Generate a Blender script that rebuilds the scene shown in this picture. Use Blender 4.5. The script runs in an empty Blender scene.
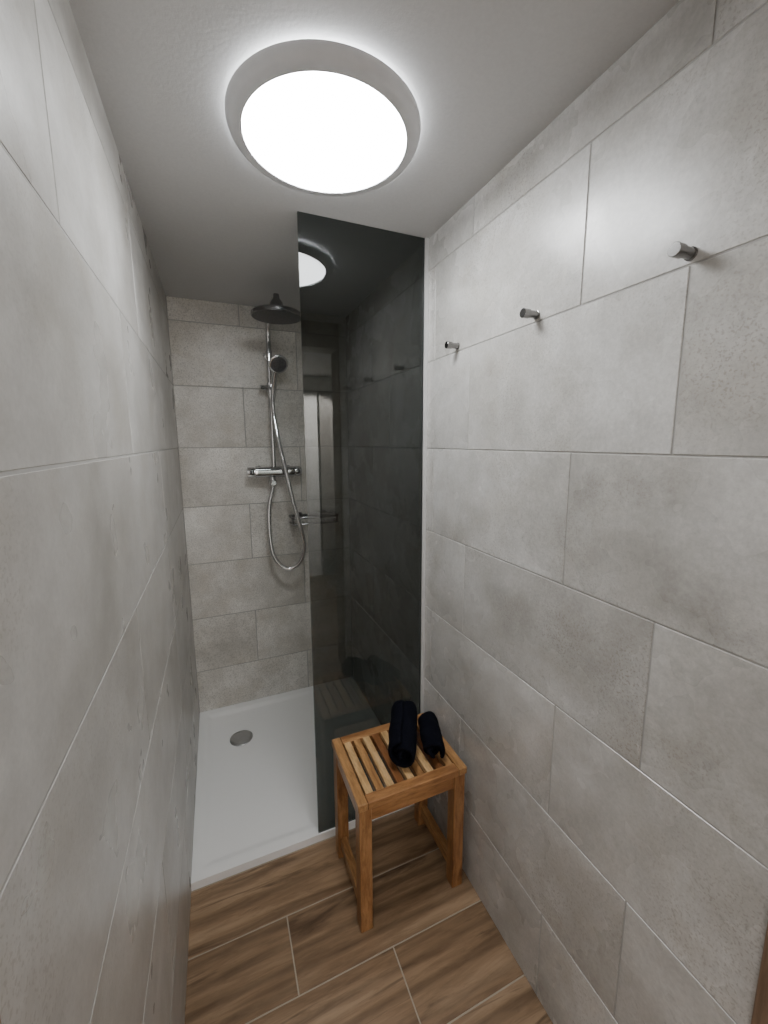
import bpy, bmesh, random
from math import *
from mathutils import Vector, Matrix
random.seed(4)
C = bpy.context.scene.collection
# ---- measured room (metres) ----
F,YAW,PITCH,ROLL,HC,CYP = 402.55,0.3953,0.1516,-0.005,1.4902,503.25
XL,XR,YB,YG,H,J,XG = -0.1644,0.7142,2.2416,1.3063,2.1702,1.4651,0.2723
YDR,YDL = 0.238,0.300      # room side of the door frame, right and left
YH = -1.7      # far wall of the hall behind the camera

# ---------------- materials ----------------
def mat(name):
    m = bpy.data.materials.new(name); m.use_nodes = True
    nt = m.node_tree; return m, nt, nt.nodes['Principled BSDF']
def ramp(nt, fac, stops):
    r = nt.nodes.new('ShaderNodeValToRGB'); e = r.color_ramp.elements
    while len(e) < len(stops): e.new(0.5)
    for i,(p,c) in enumerate(stops):
        e[i].position = p; e[i].color = (*c,1) if len(c)==3 else c
    nt.links.new(fac, r.inputs[0]); return r.outputs[0]
def mixc(nt, fac, a, b, mode='MIX'):
    n = nt.nodes.new('ShaderNodeMix'); n.data_type='RGBA'; n.blend_type=mode
    for s,v in ((0,fac),(6,a),(7,b)):
        if hasattr(v,'links') : nt.links.new(v, n.inputs[s])
        else: n.inputs[s].default_value = v if s==0 else (*v,1)
    return n.outputs[2]
def coords(nt, rnd=True, scale=(1,1,1)):
    tc = nt.nodes.new('ShaderNodeTexCoord'); v = tc.outputs['Object']
    mp = nt.nodes.new('ShaderNodeMapping'); mp.inputs['Scale'].default_value = scale
    nt.links.new(v, mp.inputs[0]); v = mp.outputs[0]
    if rnd:
        g = nt.nodes.new('ShaderNodeNewGeometry')
        a = nt.nodes.new('ShaderNodeVectorMath'); a.operation='SCALE'; a.inputs[0].default_value=(37,91,53)
        nt.links.new(g.outputs['Random Per Island'], a.inputs['Scale'])
        b = nt.nodes.new('ShaderNodeVectorMath'); b.operation='ADD'
        nt.links.new(v,b.inputs[0]); nt.links.new(a.outputs[0],b.inputs[1]); v = b.outputs[0]
        return v, g.outputs['Random Per Island']
    return v, None
def noise(nt, v, scale, detail=4, rough=.55, out='Fac', dist=0):
    n = nt.nodes.new('ShaderNodeTexNoise'); n.inputs['Scale'].default_value=scale
    n.inputs['Detail'].default_value=detail; n.inputs['Roughness'].default_value=rough
    n.inputs['Distortion'].default_value=dist
    nt.links.new(v,n.inputs['Vector']); return n.outputs[out]
def bump(nt, bs, h, s, d=.002):
    b = nt.nodes.new('ShaderNodeBump'); b.inputs['Strength'].default_value=s; b.inputs['Distance'].default_value=d
    nt.links.new(h,b.inputs['Height']); nt.links.new(b.outputs[0],bs.inputs['Normal'])

def tile_mat(name='concrete_tile',tint=(1,1,1),spk=.42,lo=.46,dots=0,ro=(.23,.36),bmp=.08,spec=.68,fn=1.0):
    m,nt,bs = mat(name); v,r = coords(nt)
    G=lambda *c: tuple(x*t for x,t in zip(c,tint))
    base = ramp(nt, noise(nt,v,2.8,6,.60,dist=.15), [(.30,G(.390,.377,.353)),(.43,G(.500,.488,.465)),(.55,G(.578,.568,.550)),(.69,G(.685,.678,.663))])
    mid = ramp(nt, noise(nt,v,14,6,.68), [(.30,(.87,.862,.850)),(.70,(1.07,1.07,1.07))])
    c = mixc(nt,1.0,base,mid,'MULTIPLY')
    fine = ramp(nt, noise(nt,v,110,5,.75), [(.28,(1-.18*fn,)*3),(.72,(1+.09*fn,)*3)])
    c = mixc(nt,1.0,c,fine,'MULTIPLY')
    # fine pits and warm stains in softly drifting clusters
    cl = ramp(nt, noise(nt,v,3.4,4,.55), [(lo-.06,(0,0,0)),(lo+.20,(1,1,1))])
    pit = ramp(nt, noise(nt,v,230,2,.5), [(.55,(0,0,0)),(.64,(1,1,1))])
    pf = mixc(nt,1.0,cl,pit,'MULTIPLY')
    c = mixc(nt,pf,c,mixc(nt,spk,c,(.20,.17,.135)))
    st = ramp(nt, noise(nt,v,9,5,.6), [(.42,(0,0,0)),(.74,(.50,.50,.50))])
    c = mixc(nt,mixc(nt,1.0,cl,st,'MULTIPLY'),c,G(.38,.342,.28))
    if dots:
        dt = ramp(nt, noise(nt,v,200,2,.5), [(.54,(0,0,0)),(.62,(dots,)*3)])
        c = mixc(nt,dt,c,(.21,.195,.175))
    tone = ramp(nt, r, [(0,(.94,.94,.94)),(1,(1.04,1.04,1.04))])
    c = mixc(nt,1.0,c,tone,'MULTIPLY')
    nt.links.new(c,bs.inputs['Base Color'])
    rr = ramp(nt, noise(nt,v,6,3,.5), [(.35,(ro[0],)*3),(.65,(ro[1],)*3)])
    nt.links.new(rr,bs.inputs['Roughness']); bs.inputs['Specular IOR Level'].default_value=spec
    if bmp: bump(nt,bs,noise(nt,v,60,5,.65),bmp,.002)
    return m
def plain(name,col,rough=.5,metal=0,var=.06,scale=20,bs_=0):
    m,nt,bs = mat(name); v,_ = coords(nt,False)
    f = noise(nt,v,scale,4)
    a = tuple(x*(1-var) for x in col); b = tuple(min(1,x*(1+var)) for x in col)
    nt.links.new(ramp(nt,f,[(.3,a),(.7,b)]),bs.inputs['Base Color'])
    bs.inputs['Roughness'].default_value=rough; bs.inputs['Metallic'].default_value=metal
    if bs_: bump(nt,bs,f,bs_,.002)
    return m
def wood(name, dark, mid, light, scale, rough=.5, tone=.15, streak=0, sharp=0, fl=.72):
    m,nt,bs = mat(name); v,r = coords(nt,True,scale)
    g = noise(nt,v,1.0,8,.62,dist=.5)
    w = noise(nt,v,4.5,6,.68,dist=.6)
    c = ramp(nt,g,[(.28,dark),(.5,mid),(.72,light)])
    c2 = ramp(nt,w,[(.37,(fl,fl*.96,fl*.92)),(.58,(1.07,1.07,1.07))])
    c = mixc(nt,1.0,c,c2,'MULTIPLY')
    if sharp:
        wv = nt.nodes.new('ShaderNodeTexWave'); wv.wave_type='BANDS'; wv.bands_direction='Y'
        wv.inputs['Scale'].default_value=.42; wv.inputs['Distortion'].default_value=9; wv.inputs['Detail'].default_value=4
        wv.inputs['Detail Scale'].default_value=.4; wv.inputs['Detail Roughness'].default_value=.55
        nt.links.new(v,wv.inputs['Vector'])
        c = mixc(nt,1.0,c,ramp(nt,wv.outputs['Fac'],[(.0,(1-sharp,1-sharp*1.06,1-sharp*1.12)),(.5,(1.03,1.03,1.03))]),'MULTIPLY')
        vo = nt.nodes.new('ShaderNodeTexVoronoi'); vo.inputs['Scale'].default_value=.85
        nt.links.new(v,vo.inputs['Vector'])
        kn = ramp(nt,vo.outputs['Distance'],[(.03,(.85,.85,.85)),(.15,(0,0,0))])
        c = mixc(nt,kn,c,tuple(x*.55 for x in dark))
    if streak:
        s = noise(nt,v,.8,6,.66,dist=2.0)
        c = mixc(nt,ramp(nt,s,[(.57,(0,0,0)),(.69,(streak,)*3)]),c,tuple(x*.55 for x in dark))
    c = mixc(nt,1.0,c,ramp(nt,r,[(0,(1-tone,)*3),(1,(1+tone,)*3)]),'MULTIPLY')
    nt.links.new(c,bs.inputs['Base Color']); bs.inputs['Roughness'].default_value=rough
    bump(nt,bs,w,.15,.001)
    return m
M = {}
M['tile']=tile_mat('concrete_tile',(1.0,1.0,1.0),.46,.46,0,(.21,.33),.06,.72)
M['tilel']=tile_mat('concrete_tile_shaded',(.87,.865,.855),.36,.47,0,(.27,.36),0,.6,.6)  # left wall tile darkened; the dimmer light there is put into the colour
M['tileb']=tile_mat('concrete_tile_speckled_lit',(1.30,1.285,1.25),.30,.40,.38,(.34,.42),.04,.5)  # speckled back wall tile; its raised tint stands in for light there
M['grout']=plain('grout',(.37,.362,.345),.9)
M['fgrout']=plain('floor_grout',(.40,.345,.27),.9)
M['plaster']=plain('ceiling_plaster',(.64,.64,.64),.85,0,.03,150,.2)
M['hall']=plain('hall_plaster',(.76,.75,.735),.9,0,.03,60,.1)
M['addeddoor']=plain('added_door_grey',(.22,.205,.19),.5,0,.04,30)  # for the leaf added to shape the glass reflection
M['floor']=wood('oak_plank_tile',(.122,.072,.039),(.275,.180,.105),(.40,.278,.174),(1.25,12,12),.33,.16,.88,.28,.75)
M['teak']=wood('teak',(.20,.088,.031),(.39,.205,.08),(.56,.325,.145),(26,5,26),.34,.15)
M['teakd']=wood('teak_dark_slat',(.13,.045,.016),(.25,.105,.04),(.37,.175,.072),(26,5,26),.30,.15)
M['teakl']=wood('teak_light_slat',(.36,.20,.08),(.58,.36,.165),(.72,.49,.26),(26,5,26),.28,.15)  # pale slat wood; part of the paleness is sheen put into the colour
M['teakx']=wood('teak_cross',(.16,.062,.021),(.33,.156,.058),(.47,.25,.105),(5,26,26),.36,.2)
M['teakz']=wood('teak_upright',(.15,.059,.020),(.32,.15,.056),(.46,.25,.107),(26,26,5),.36,.2)
M['frame']=wood('door_oak',(.13,.08,.05),(.20,.13,.085),(.26,.175,.115),(20,20,2),.5,.05)
M['tray']=plain('white_mineral',(.95,.95,.94),.28,0,.004,30)
M['chrome']=plain('chrome',(.70,.70,.71),.06,1,.03,12)
M['chromeb']=plain('mixer_chrome',(.68,.68,.69),.04,1,.02,12)
M['chromed']=plain('dark_chrome',(.30,.30,.305),.14,1,.03,12)
M['steel']=plain('brushed_steel',(.25,.245,.24),.25,1,.08,90)
M['drain']=plain('drain_steel',(.50,.50,.50),.34,.9,.06,90)
M['dark']=plain('dark_rubber',(.05,.05,.052),.5,0,.1,40)
M['nozzle']=plain('nozzle_plate',(.08,.08,.082),.4,0,.3,140)
M['spray']=plain('spray_plate',(.14,.14,.145),.3,.5,.3,160)
M['alu']=plain('aluminium',(.72,.72,.72),.35,.4,.03,50)
M['housing']=plain('light_housing',(.68,.69,.71),.36,0,.03,30)
def towel_mat():
    m,nt,bs = mat('navy_terry'); v,_=coords(nt,False)
    f = noise(nt,v,240,3,.7)
    nt.links.new(ramp(nt,f,[(.3,(.0018,.0021,.0044)),(.75,(.0075,.0083,.015))]),bs.inputs['Base Color'])
    bs.inputs['Roughness'].default_value=.95; bs.inputs['Specular IOR Level'].default_value=.08
    bump(nt,bs,f,.9,.004); return m
M['towel']=towel_mat()
def emit_mat(name,strength):
    m,nt,bs = mat(name); v,_=coords(nt,False)
    bs.inputs['Base Color'].default_value=(.9,.9,.9,1)
    nt.links.new(ramp(nt,noise(nt,v,5,2),[(.3,(.95,.98,1)),(.7,(.98,.99,1))]),bs.inputs['Emission Color'])
    bs.inputs['Emission Strength'].default_value=strength; return m
M['lamp']=emit_mat('led_diffuser',37)
M['halo']=emit_mat('led_back_glow',52)
def smoked():
    m = bpy.data.materials.new('smoked_glass'); m.use_nodes=True; nt=m.node_tree; nt.nodes.clear()
    o=nt.nodes.new('ShaderNodeOutputMaterial'); t=nt.nodes.new('ShaderNodeBsdfTransparent'); g=nt.nodes.new('ShaderNodeBsdfGlossy')
    g.inputs['Roughness'].default_value=.0; g.inputs['Color'].default_value=(.92,.93,.93,1)
    # same surface reflectance on entry and exit (the Fresnel node inverts the index on back faces)
    ge=nt.nodes.new('ShaderNodeNewGeometry'); mr=nt.nodes.new('ShaderNodeMapRange')
    mr.inputs['To Min'].default_value=1.56; mr.inputs['To Max'].default_value=1/1.56
    nt.links.new(ge.outputs['Backfacing'],mr.inputs['Value'])
    fr=nt.nodes.new('ShaderNodeFresnel'); nt.links.new(mr.outputs[0],fr.inputs[0])
    mx=nt.nodes.new('ShaderNodeMixShader')
    tc=nt.nodes.new('ShaderNodeTexCoord'); n=noise(nt,tc.outputs['Object'],1.5,1)
    nt.links.new(ramp(nt,n,[(.3,(.460,.484,.478)),(.7,(.470,.494,.488))]),t.inputs[0])
    nt.links.new(fr.outputs[0],mx.inputs[0]); nt.links.new(t.outputs[0],mx.inputs[1]); nt.links.new(g.outputs[0],mx.inputs[2])
    nt.links.new(mx.outputs[0],o.inputs[0]); return m
M['glass']=smoked()

# ---------------- mesh helpers ----------------
def link(name,bm,m,parent=None,smooth=False,bevel=0,kind=None,label=None):
    me = bpy.data.meshes.new(name); bm.to_mesh(me); bm.free()
    for x in (m if isinstance(m,(list,tuple)) else [m]): me.materials.append(M[x])
    o = bpy.data.objects.new(name,me); C.objects.link(o)
    if smooth:
        for p in me.polygons: p.use_smooth=True
        if smooth!='all': 
            md=o.modifiers.new('edge','EDGE_SPLIT'); md.split_angle=radians(40)
    if bevel:
        b=o.modifiers.new('bevel','BEVEL'); b.width=bevel; b.segments=3; b.limit_method='ANGLE'; b.angle_limit=radians(40)
    if parent:
        o.parent=parent
        if parent.parent is None: o.matrix_parent_inverse=Matrix.Translation(-parent.location)
    if kind: o['kind']=kind
    if label: o['label']=label
    return o
def empty(name,loc,label,cat,group=None):
    o=bpy.data.objects.new(name,None); C.objects.link(o); o.location=loc; o.empty_display_size=.05
    o['label']=label; o['category']=cat
    if group: o['group']=group
    return o
def tag(o,label,cat,group=None):
    o['label']=label; o['category']=cat
    if group: o['group']=group
def box(bm,x0,x1,y0,y1,z0,z1,mi=0):
    v=[bm.verts.new((x,y,z)) for x in (x0,x1) for y in (y0,y1) for z in (z0,z1)]
    for f in ((0,1,3,2),(4,6,7,5),(0,4,5,1),(2,3,7,6),(0,2,6,4),(1,5,7,3)):
        bm.faces.new([v[i] for i in f]).material_index=mi
    return v
def lathe(bm,prof,mat4,seg=40,cap=True):
    rings=[]
    for r,z in prof:
        if r<1e-6: rings.append([bm.verts.new(mat4@Vector((0,0,z)))])
        else: rings.append([bm.verts.new(mat4@Vector((r*cos(2*pi*i/seg),r*sin(2*pi*i/seg),z))) for i in range(seg)])
    for a,b in zip(rings,rings[1:]):
        for i in range(seg):
            j=(i+1)%seg
            if len(a)==1 and len(b)==1: continue
            if len(a)==1: bm.faces.new((a[0],b[j],b[i]))
            elif len(b)==1: bm.faces.new((a[i],a[j],b[0]))
            else: bm.faces.new((a[i],a[j],b[j],b[i]))
    bmesh.ops.recalc_face_normals(bm,faces=bm.faces)
def axis(p,d):
    d=Vector(d).normalized(); q=Vector((0,0,1)).rotation_difference(d)
    return Matrix.Translation(Vector(p))@q.to_matrix().to_4x4()
def catmull(pts,n=10):
    P=[Vector(p) for p in pts]; P=[2*P[0]-P[1]]+P+[2*P[-1]-P[-2]]; out=[]
    for i in range(1,len(P)-2):
        a,b,c,d=P[i-1:i+3]
        for k in range(n):
            t=k/n; out.append(.5*((2*b)+(c-a)*t+(2*a-5*b+4*c-d)*t*t+(3*b-a-3*c+d)*t**3))
    out.append(P[-2]); return out
def tube(bm,path,r,seg=14,ridge=0):
    path=[Vector(p) for p in path]; rings=[]; up=None
    for i,p in enumerate(path):
        t=(path[min(i+1,len(path)-1)]-path[max(i-1,0)]).normalized()
        if up is None:
            up=Vector((1,0,0)) if abs(t.x)<.8 else Vector((0,0,1))
        up=(up-t*up.dot(t)).normalized(); w=t.cross(up)
        rr=r(i/(len(path)-1)) if callable(r) else r
        if ridge and i%2: rr*=1-ridge
        rings.append([bm.verts.new(p+rr*(up*cos(2*pi*k/seg)+w*sin(2*pi*k/seg))) for k in range(seg)])
    for a,b in zip(rings,rings[1:]):
        for k in range(seg): bm.faces.new((a[k],a[(k+1)%seg],b[(k+1)%seg],b[k]))
    bm.faces.new(rings[0][::-1]); bm.faces.new(rings[-1])
    bmesh.ops.recalc_face_normals(bm,faces=bm.faces)

# ---------------- tiled surfaces ----------------
def tiles(bm, u0,u1,v0,v1, vj, uj, P, nrm, gap=.0030, dep=.0016, ch=.0010):
    """P(u,v,depth) -> point; vj = row joints; uj(row) -> phase of the joints, spacing"""
    nrm=Vector(nrm)
    def face(vs,mi):
        f=bm.faces.new(vs); f.normal_update()
        if f.normal.dot(nrm)<0 : f.normal_flip()
        f.material_index=mi
    face([bm.verts.new(P(u,v,dep)) for u,v in ((u0,v0),(u1,v0),(u1,v1),(u0,v1))],1)
    rows=[v0]+[v for v in vj if v0<v<v1]+[v1]
    for a,b in zip(rows,rows[1:]):
        ph,sp=uj((a+b)/2)
        k=ceil((u0-ph)/sp); js=[u0]
        while ph+k*sp<u1:
            if ph+k*sp>u0+.004: js.append(ph+k*sp)
            k+=1
        js.append(u1)
        for c,d in zip(js,js[1:]):
            g=gap/2
            o=[(c+g,a+g),(d-g,a+g),(d-g,b-g),(c+g,b-g)]
            i=[(c+g+ch,a+g+ch),(d-g-ch,a+g+ch),(d-g-ch,b-g-ch),(c+g+ch,b-g-ch)]
            O=[bm.verts.new(P(u,v,dep)) for u,v in o]; I=[bm.verts.new(P(u,v,0)) for u,v in i]
            face(I,0)
            for q in range(4): face((O[q],O[(q+1)%4],I[(q+1)%4],I[q]),0)
vj=[J+.3*k for k in range(-6,4)]
def rowk(v): return floor((v-J)/.3+1e-6)
T=.10
bm=bmesh.new(); tiles(bm,YDR-.02,YB,0,H,vj,lambda v:(.446,.6) if rowk(v)%2==0 else (.655,.6),lambda u,v,d:(XR+d,u,v),(-1,0,0))
box(bm,XR+.002,XR+T,YDR-.02,YB+T,0,H,1); link('wall_right',bm,['tile','grout'],kind='structure')
LP={1:(.68,.6),0:(1.03,.64),-1:(1.50,1.2),-2:(.90,.6),-3:(1.50,1.2),-4:(.90,.6)}
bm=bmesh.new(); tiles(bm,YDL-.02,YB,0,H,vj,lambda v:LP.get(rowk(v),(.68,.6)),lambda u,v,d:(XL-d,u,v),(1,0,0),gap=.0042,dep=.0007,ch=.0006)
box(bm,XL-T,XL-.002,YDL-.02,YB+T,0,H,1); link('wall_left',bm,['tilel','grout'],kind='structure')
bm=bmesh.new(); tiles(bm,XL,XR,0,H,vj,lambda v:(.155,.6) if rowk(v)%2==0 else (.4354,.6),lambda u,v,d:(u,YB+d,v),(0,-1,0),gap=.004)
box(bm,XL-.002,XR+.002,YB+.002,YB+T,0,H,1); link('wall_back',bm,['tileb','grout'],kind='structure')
# floor of oak-look plank tiles
fj=[1.108-.203*k for k in range(0,14)][::-1]
FP={0:(.69,.9),1:(.12,.9),2:(.40,.9),3:(.05,.9)}
bm=bmesh.new(); tiles(bm,XL-.8,XR+.8,YH,YG-.004,fj,lambda v:FP[int(floor((YG+.005-v)/.203))%4],lambda u,v,d:(u,v,-d),(0,0,1),gap=.0035)
box(bm,XL-.8,XR+.8,YH,YB+T,-.1,-.002,1); link('floor',bm,['floor','fgrout'],kind='structure')
bm=bmesh.new(); box(bm,XL-.8,XR+.8,YH,YB+T,H,H+.1); link('ceiling',bm,'plaster',kind='structure')
# hall behind the doorway
bm=bmesh.new(); box(bm,XL-.8,XR+.8,YH-.1,YH,0,H); link('wall_front',bm,'hall',kind='structure')
bm=bmesh.new(); box(bm,XL-.9,XL-.8,YH,.1,0,H); link('wall_hall_left',bm,'hall',kind='structure')
bm=bmesh.new(); box(bm,XR+.8,XR+.9,YH,.1,0,H); link('wall_hall_right',bm,'hall',kind='structure')
bm=bmesh.new(); box(bm,XL-.9,XL-.012,.1,YDL-.02,0,H); link('wall_entry_left',bm,'hall',kind='structure')
bm=bmesh.new(); box(bm,XR+.012,XR+.9,.1,YDR-.02,0,H); link('wall_entry_right',bm,'hall',kind='structure')
bm=bmesh.new(); box(bm,XL-.012,XL+.008,.09,YDL,0,2.03); box(bm,XR-.008,XR+.012,.09,YDR,0,2.03); box(bm,XL-.012,XR+.012,.09,YDR,2.03,H)
link('trim_1',bm,'frame',kind='structure',bevel=.002)
# unseen door leaf, added to narrow the pale strip mirrored in the glass
bm=bmesh.new(); box(bm,1.050,1.50,YH+.002,YH+.042,.004,2.02); box(bm,1.15,1.42,YH+.042,YH+.048,1.15,1.85); box(bm,1.15,1.42,YH+.042,YH+.048,.2,.95)
link('added_door_leaf',bm,'addeddoor',kind='structure',bevel=.002)

# ---------------- ceiling light ----------------
LX,LY=.268,.960
lt=empty('ceiling_light',(LX,LY,H),'large round white LED ceiling light with grey ring','ceiling light')
TL=Matrix.Translation((LX,LY,H))
bm=bmesh.new(); lathe(bm,[(.176,0),(.176,-.010)],TL,72); link('back_glow',bm,'halo',lt,'all')
bm=bmesh.new(); lathe(bm,[(.176,-.010),(.200,-.010),(.2060,-.013),(.2060,-.018),(.203,-.026),(.198,-.032),(.191,-.036),(.1755,-.036),(.1745,-.033),(.170,-.012)],TL,96); link('housing',bm,'housing',lt,True)
bm=bmesh.new(); lathe(bm,[(.1746,-.031),(.174,-.0342),(.165,-.0357),(.12,-.0365),(0,-.037)],TL,96); link('diffuser',bm,'lamp',lt,'all')

# ---------------- shower tray ----------------
tr=empty('shower_tray',((XL+XR)/2,(YG+YB)/2,0),'flat white shower tray at the end of the room','shower tray')
DX,DY=.035,1.965
x0,x1,y0,y1=XL+.001,XR-.001,YG-.002,YB-.001
def tz(x,y):
    d=min(x-x0,x1-x,y-y0,y1-y)
    if d<.035: return .030
    s=min(1,(d-.035)/.03); s=s*s*(3-2*s)
    r=hypot(x-DX,y-DY)
    return .030-s*(.005+.008*max(0,1-r/.75))
def ax(a,b):
    n=40; base=[a,a+.02,a+.035,a+.042,a+.05,a+.058,a+.066]; e=[b-.066,b-.058,b-.05,b-.042,b-.035,b-.02,b]
    return base+[a+.066+(b-a-.132)*i/n for i in range(1,n)]+e
bm=bmesh.new(); xs,ys=ax(x0,x1),ax(y0,y1)
g=[[bm.verts.new((x,y,tz(x,y))) for y in ys] for x in xs]
for i in range(len(xs)-1):
    for k in range(len(ys)-1): bm.faces.new((g[i][k],g[i+1][k],g[i+1][k+1],g[i][k+1]))
b=[bm.verts.new((v.co.x,v.co.y,0)) for v in (r[0] for r in g)]
for i in range(len(xs)-1): bm.faces.new((b[i],b[i+1],g[i+1][0],g[i][0]))
link('tray_body',bm,'tray',tr,True)
z=tz(DX,DY)
bm=bmesh.new(); lathe(bm,[(.055,z),(.055,z+.003),(.051,z+.006),(.03,z+.008),(0,z+.0085)],Matrix.Translation((DX,DY,0)),48); link('drain_cover',bm,'drain',tr,True,label='round grey metal drain cover')

# ---------------- smoked glass screen ----------------
gl=empty('shower_screen',((XG+XR)/2,YG+.02,.03),'tall smoked grey glass shower screen beside the stool','glass screen')
bm=bmesh.new(); box(bm,XG,XR-.006,YG+.004,YG+.012,.0302,H-.001); bmesh.ops.recalc_face_normals(bm,faces=bm.faces); link('glass_panel',bm,'glass',gl)
bm=bmesh.new(); box(bm,XR-.014,XR-.0005,YG-.003,YG+.003,.030,H-.001); box(bm,XR-.014,XR-.0005,YG+.013,YG+.019,.030,H-.001); box(bm,XR-.004,XR-.0005,YG+.003,YG+.013,.03,H-.001)
link('wall_profile',bm,'alu',gl,label='slim pale metal wall profile')

# ---------------- wall hooks ----------------
for i,(y,lab) in enumerate([(.447,'steel peg hook on right wall, nearest the door and largest'),(.78,'steel peg hook on right wall, middle one of three'),(1.112,'steel peg hook on right wall, closest to the glass screen')]):
    h=empty('wall_hook',(XR,y,1.781),lab,'hook','steel peg hooks on the right wall')
    A=axis((XR,y,1.781),(-1,0,0))
    bm=bmesh.new(); lathe(bm,[(0,0),(.0100,0),(.0100,.0025),(.0092,.003),(0,.003)],A,28); link('base_plate',bm,'steel',h,True)
    bm=bmesh.new(); lathe(bm,[(0,.003),(.0086,.003),(.0086,.024),(0,.024)],A,28); link('stem',bm,'steel',h,True)
    bm=bmesh.new(); lathe(bm,[(0,.024),(.0098,.024),(.0104,.0246),(.0104,.0414),(.0098,.042),(0,.042)],A,32); link('knob',bm,'steel',h,True)

# ---------------- shower set ----------------
SX,SYR=.285,2.187
sc=empty('shower_set',(SX,YB,1.34),'chrome wall shower set with rain head, hand shower and mixer bar','shower')
def add(fn,name,m,parent,smooth=True,bevel=0,label=None):
    bm=bmesh.new(); fn(bm); return link(name,bm,m,parent,smooth,bevel,label=label)
add(lambda bm:tube(bm,[(SX,SYR,1.35),(SX,SYR,1.5),(SX,SYR,1.98)]+catmull([(SX,SYR,1.99),(SX,SYR-.012,2.05),(SX,SYR-.06,2.095),(SX,SYR-.14,2.115),(SX,SYR-.25,2.118),(SX,1.885,2.112),(SX,1.868,2.095),(SX,1.868,2.065)],8),.0125,18),'riser_pipe','chrome',sc)
add(lambda bm:(tube(bm,[(SX,YB,1.93),(SX,SYR,1.93)],.009,16),lathe(bm,[(0,0),(.022,0),(.022,.006),(.012,.012),(0,.012)],axis((SX,YB,1.93),(0,-1,0)),28),lathe(bm,[(0,-.016),(.0165,-.016),(.0165,.016),(0,.016)],Matrix.Translation((SX,SYR,1.93)),24)),'wall_bracket','chrome',sc)
rh=add(lambda bm:lathe(bm,[(0,.085),(.012,.085),(.014,.068),(.026,.052),(.030,.034),(.036,.027),(.06,.019),(.101,.012),(.108,.006),(.108,-.006),(.104,-.009)],Matrix.Translation((SX,1.868,2.03)),56),'rain_head','chromed',sc)
add(lambda bm:lathe(bm,[(.104,-.009),(.097,-.011),(0,-.011)],Matrix.Translation((SX,1.868,2.03)),56),'nozzle_plate','nozzle',rh)
# mixer bar: a bar of rounded square section
MZ,MY=1.338,2.172
def mixer(bm):
    n=40; rings=[]
    for x in (-.099,-.097,.097,.099):
        k=.93 if abs(x)>.098 else 1; ring=[]
        for i in range(n):
            a=2*pi*i/n; c,s_=cos(a),sin(a)
            e=.68; ring.append(bm.verts.new((SX+x,MY-.004+k*.032*copysign(abs(c)**e,c),MZ+k*.028*copysign(abs(s_)**e,s_))))
        rings.append(ring)
    for a,b in zip(rings,rings[1:]):
        for i in range(n): bm.faces.new((a[i],a[(i+1)%n],b[(i+1)%n],b[i]))
    bm.faces.new(rings[0][::-1]); bm.faces.new(rings[-1]); bmesh.ops.recalc_face_normals(bm,faces=bm.faces)
mb=add(mixer,'mixer_bar','chromeb',sc)
for s in (-1,1):
    add(lambda bm:lathe(bm,[(0,0),(.030,0),(.030,.006),(.020,.014),(.016,.045),(0,.045)],axis((SX+s*.075,YB,MZ),(0,-1,0)),32),'wall_flange','chrome',mb)
    k=add(lambda bm:lathe(bm,[(0,-.004),(.023,-.004),(.023,.003),(.0275,.004),(.0280,.006),(.0280,.033),(.0265,.037),(0,.037)],axis((SX+s*.100,MY-.004,MZ),(s,0,0)),36),'control_knob','chrome',mb)
    add(lambda bm:box(bm,SX+s*.120-.006,SX+s*.120+.006,MY-.039,MY-.027,MZ-.010,MZ+.010),'grip','dark',k,False,.0015)
add(lambda bm:(lathe(bm,[(0,0),(.017,0),(.017,-.018),(.021,-.020),(.021,-.044),(.017,-.048),(.011,-.05),(.011,-.062),(0,-.062)],Matrix.Translation((SX-.012,MY,MZ-.024)),28),lathe(bm,[(0,0),(.012,0),(.014,.02),(.012,.026),(0,.026)],axis((SX-.012,MY-.018,MZ-.056),(0,-1,0)),24)),'diverter','chrome',mb)
# slider and hand shower
add(lambda bm:(lathe(bm,[(0,-.024),(.021,-.024),(.022,0),(.021,.024),(0,.024)],Matrix.Translation((SX,SYR,1.765)),24),lathe(bm,[(0,0),(.013,0),(.015,.034),(0,.040)],axis((SX-.015,SYR,1.765),(-1,0,0)),20),tube(bm,[(SX+.005,SYR-.01,1.765),(SX+.008,SYR-.045,1.768)],.016,16)),'slider_holder','chrome',sc)
hp=[(SX+.004,SYR-.028,1.69),(SX+.009,SYR-.045,1.765),(SX+.016,SYR-.064,1.82),(SX+.025,SYR-.085,1.858)]
HM=axis((SX+.03,SYR-.10,1.868),(.10,-.80,-.55))
hs=add(lambda bm:(tube(bm,catmull(hp,8),lambda t:.0105+.005*t,18),lathe(bm,[(0,-.022),(.02,-.02),(.036,-.012),(.047,-.002),(.047,.006),(.043,.009),(.038,.0095)],HM,36)),'hand_shower','chrome',sc)
add(lambda bm:lathe(bm,[(.038,.0095),(.036,.011),(0,.011)],HM,36),'spray_face','spray',hs)
hosep=[(SX+.004,SYR-.028,1.69),(SX+.008,SYR-.03,1.62),(.306,2.13,1.50),(.330,2.105,1.36),(.358,2.09,1.20),(.397,2.085,1.03),(.410,2.09,.94),(.391,2.10,.862),(.340,2.11,.822),(.286,2.12,.845),(.251,2.13,.915),(.241,2.145,1.03),(.248,2.16,1.16),(.267,MY-.004,1.232),(SX-.012,MY,MZ-.082)]
add(lambda bm:tube(bm,catmull(hosep,20),.0118,12,.12),'hose','chrome',sc,'all',label='thin ribbed metal shower hose in a loop')

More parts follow.
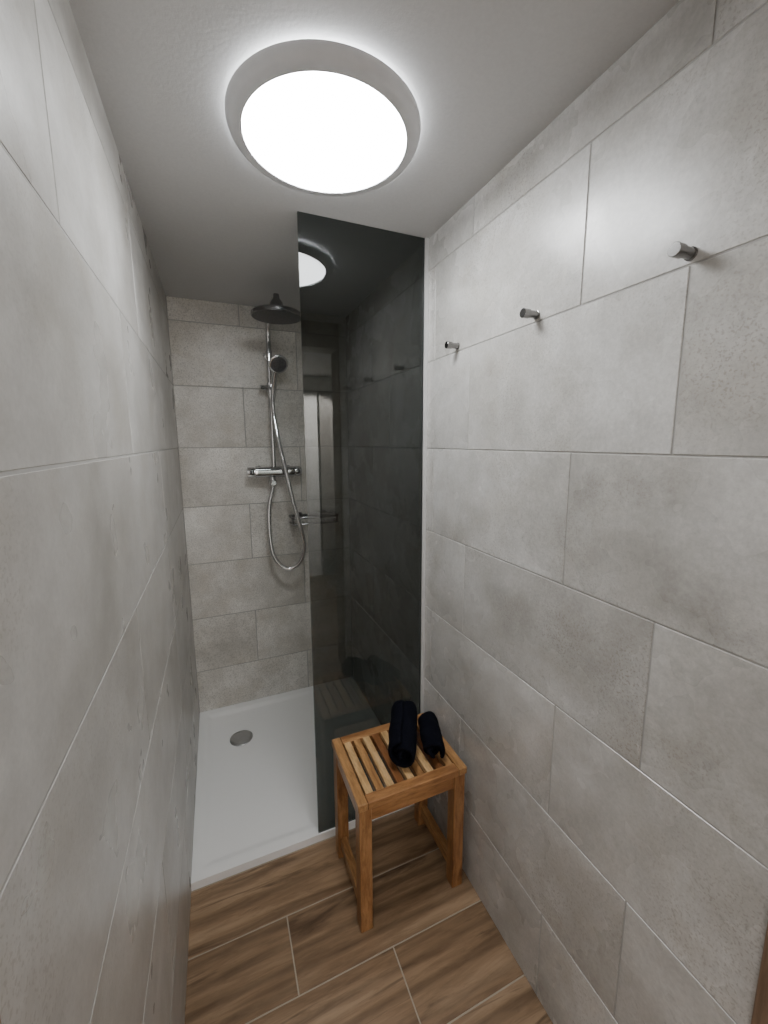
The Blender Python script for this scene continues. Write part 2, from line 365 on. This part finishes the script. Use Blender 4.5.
# ---------------- soap shelf on the back wall ----------------
sh=empty('soap_shelf',(.50,YB,1.08),'small chrome wire soap shelf on tiled wall right of shower hose','shelf')
def rail(bm):
    pts=[(.365,YB-.012,1.085),(.365,YB-.08,1.085),(.38,YB-.092,1.085),(.60,YB-.092,1.085),(.615,YB-.08,1.085),(.615,YB-.012,1.085)]
    tube(bm,pts,.008,12); tube(bm,[(p[0],p[1],p[2]-.035) for p in pts],.006,10)
    tube(bm,[(.36,YB-.012,1.085),(.62,YB-.012,1.085)],.008,12)
    for x in (.366,.614): tube(bm,[(x,YB-.08,1.05),(x,YB-.08,1.085)],.0055,8)
add(rail,'rail','chromed',sh)
add(lambda bm:[tube(bm,[(.385+.0238*i,YB-.014,1.05),(.385+.0238*i,YB-.092,1.05)],.003,8) for i in range(10)],'grid','chromed',sh)
for x in (.42,.56): add(lambda bm:lathe(bm,[(0,0),(.018,0),(.018,.008),(.012,.016),(0,.016)],axis((x,YB,1.085),(0,-1,0)),28),'wall_mount','chromed',sh)

# ---------------- stool ----------------
sx0,sx1,sy0,sy1,ST=.318,.690,.966,1.256,.45
st=empty('stool',((sx0+sx1)/2,(sy0+sy1)/2,0),'small teak stool with slatted top against the right wall','stool')
fw,fe=.030,.034
for a in ((sx0,sx0+fw),(sx1-fw,sx1)):
    add(lambda bm:box(bm,*a,sy0,sy1,ST-.024,ST),'seat_side_board','teak',st,False,.003)
for a in ((sy0,sy0+fe),(sy1-fe,sy1)):
    add(lambda bm:box(bm,sx0+fw+.001,sx1-fw-.001,*a,ST-.024,ST),'seat_end_board','teakx',st,False,.003)
def slats(bm):
    n=9; w=(sx1-sx0-2*fw); p=w/n
    for i in range(n):
        c=sx0+fw+p*(i+.5); box(bm,c-.0122,c+.0122,sy0+fe-.002,sy1-fe+.002,ST-.018,ST-.001,(2,0,2,1,2,0,2,1,0)[i])
add(slats,'slatted_seat',['teak','teakd','teakl'],st,False,.0012)
lw=.040; o_=.004
for lx in (sx0+o_,sx1-o_-lw):
    for ly in (sy0+o_,sy1-o_-lw):
        add(lambda bm:box(bm,lx,lx+lw,ly,ly+lw,0,ST-.0245),'leg','teakz',st,False,.003)
    add(lambda bm:box(bm,lx+.008,lx+lw-.008,sy0+o_+lw,sy1-o_-lw,.045,.085),'stretcher','teak',st,False,.002)
    add(lambda bm:box(bm,lx+.004,lx+.024,sy0+o_+lw,sy1-o_-lw,ST-.070,ST-.0245),'side_apron','teak',st,False,.002)
for ly in (sy0+o_,sy1-o_-lw):
    add(lambda bm:box(bm,sx0+o_+lw,sx1-o_-lw,ly+.004,ly+.024,ST-.070,ST-.0245),'apron','teakx',st,False,.002)

# ---------------- rolled towels ----------------
def towel_roll(bm,R,L,turns,mat4,seed):
    th=.0125; prof=[]; n=84; R0,R1=.008,R-th/2
    for i in range(n+1):
        t=i/n; a=seed+2*pi*turns*t; r=R0+(R1-R0)*t
        prof.append((r*cos(a),r*sin(a)))
    m=len(prof); nr=[]
    for i in range(m):
        a=Vector(prof[max(i-1,0)]); b=Vector(prof[min(i+1,m-1)]); t=(b-a).normalized(); nr.append(Vector((t.y,-t.x)))
    ns=16; rows=[]
    for s in range(ns+1):
        e=abs(2*s/ns-1); z=-L/2+L*s/ns; row=[]
        for i in range(m):
            k=1-.12*e**4+.025*sin(s*.9+seed)+.02*sin(s*1.7+i*.05)
            zz=z+(1 if s>ns/2 else -1)*e**3*.014*(sin(i*.09+seed)-.5*i/m)
            w=.0022*sin(i*.31+s*.8)
            row.append([bm.verts.new((prof[i][0]*k+d*nr[i].x*th/2+w,prof[i][1]*k+d*nr[i].y*th/2+w,zz)) for d in (1,-1)])
        rows.append(row)
    for s in range(ns):
        for i in range(m-1):
            for d in (0,1): bm.faces.new((rows[s][i][d],rows[s][i+1][d],rows[s+1][i+1][d],rows[s+1][i][d]))
        for i in (0,m-1): bm.faces.new((rows[s][i][0],rows[s][i][1],rows[s+1][i][1],rows[s+1][i][0]))
    for s in (0,ns):
        for i in range(m-1): bm.faces.new((rows[s][i][0],rows[s][i+1][0],rows[s][i+1][1],rows[s][i][1]))
    bmesh.ops.recalc_face_normals(bm,faces=bm.faces)
    bmesh.ops.transform(bm,matrix=mat4,verts=bm.verts)
RA,RB=.042,.055
bm=bmesh.new(); towel_roll(bm,RA,.155,1.9,axis((.622,1.092,ST+RA+.002),(.34,.94,0)),1.0); t=link('rolled_towel',bm,'towel',None,'all')
md=t.modifiers.new('soft','SUBSURF'); md.levels=1; md.render_levels=1
tag(t,'smaller dark navy towel roll on the stool, between the bigger roll and the wall','towel','navy towel rolls on the stool')
bm=bmesh.new(); towel_roll(bm,RB,.195,2.3,axis((.535,1.112,ST+RB+.020),(.47,.86,.18)),2.2); t=link('rolled_towel',bm,'towel',None,'all')
md=t.modifiers.new('soft','SUBSURF'); md.levels=1; md.render_levels=1
tag(t,'bigger dark navy towel roll lying slantwise against the smaller roll on the stool','towel','navy towel rolls on the stool')

# ---------------- light and camera ----------------
w=bpy.data.worlds.new('world'); bpy.context.scene.world=w; w.use_nodes=True
w.node_tree.nodes['Background'].inputs[0].default_value=(.6,.62,.65,1); w.node_tree.nodes['Background'].inputs[1].default_value=.05
a=bpy.data.lights.new('added_hall_fill','AREA'); a.energy=12; a.size=.6; a.color=(1,.98,.96)  # added unseen lamp, soft fill through the doorway
ao=bpy.data.objects.new('added_hall_fill',a); C.objects.link(ao); ao.location=(-.45,-.75,H-.03)
s=bpy.data.lights.new('added_strip_spot','SPOT'); s.energy=420; s.spot_size=radians(62); s.spot_blend=.25; s.shadow_soft_size=.03; s.color=(1,.96,.91)  # added unseen lamp, brightens the hall wall mirrored in the glass
so=bpy.data.objects.new('added_strip_spot',s); C.objects.link(so); so.location=(1.30,-.9,H-.06)
so.rotation_euler=(Vector((.92,YH,1.40))-so.location).to_track_quat('-Z','Y').to_euler()

cam=bpy.data.cameras.new('camera'); co=bpy.data.objects.new('camera',cam); C.objects.link(co)
f=Vector((sin(YAW)*cos(PITCH),cos(YAW)*cos(PITCH),-sin(PITCH))); r0=Vector((cos(YAW),-sin(YAW),0)); u0=r0.cross(f)
r=r0*cos(ROLL)+u0*sin(ROLL); u=-r0*sin(ROLL)+u0*cos(ROLL)
m=Matrix((r,u,-f)).transposed().to_4x4(); m.translation=(0,0,HC); co.matrix_world=m
cam.sensor_fit='HORIZONTAL'; cam.sensor_width=36; cam.lens=F/768*36; cam.shift_y=-(512-CYP)/768; cam.clip_start=.01
bpy.context.scene.camera=co
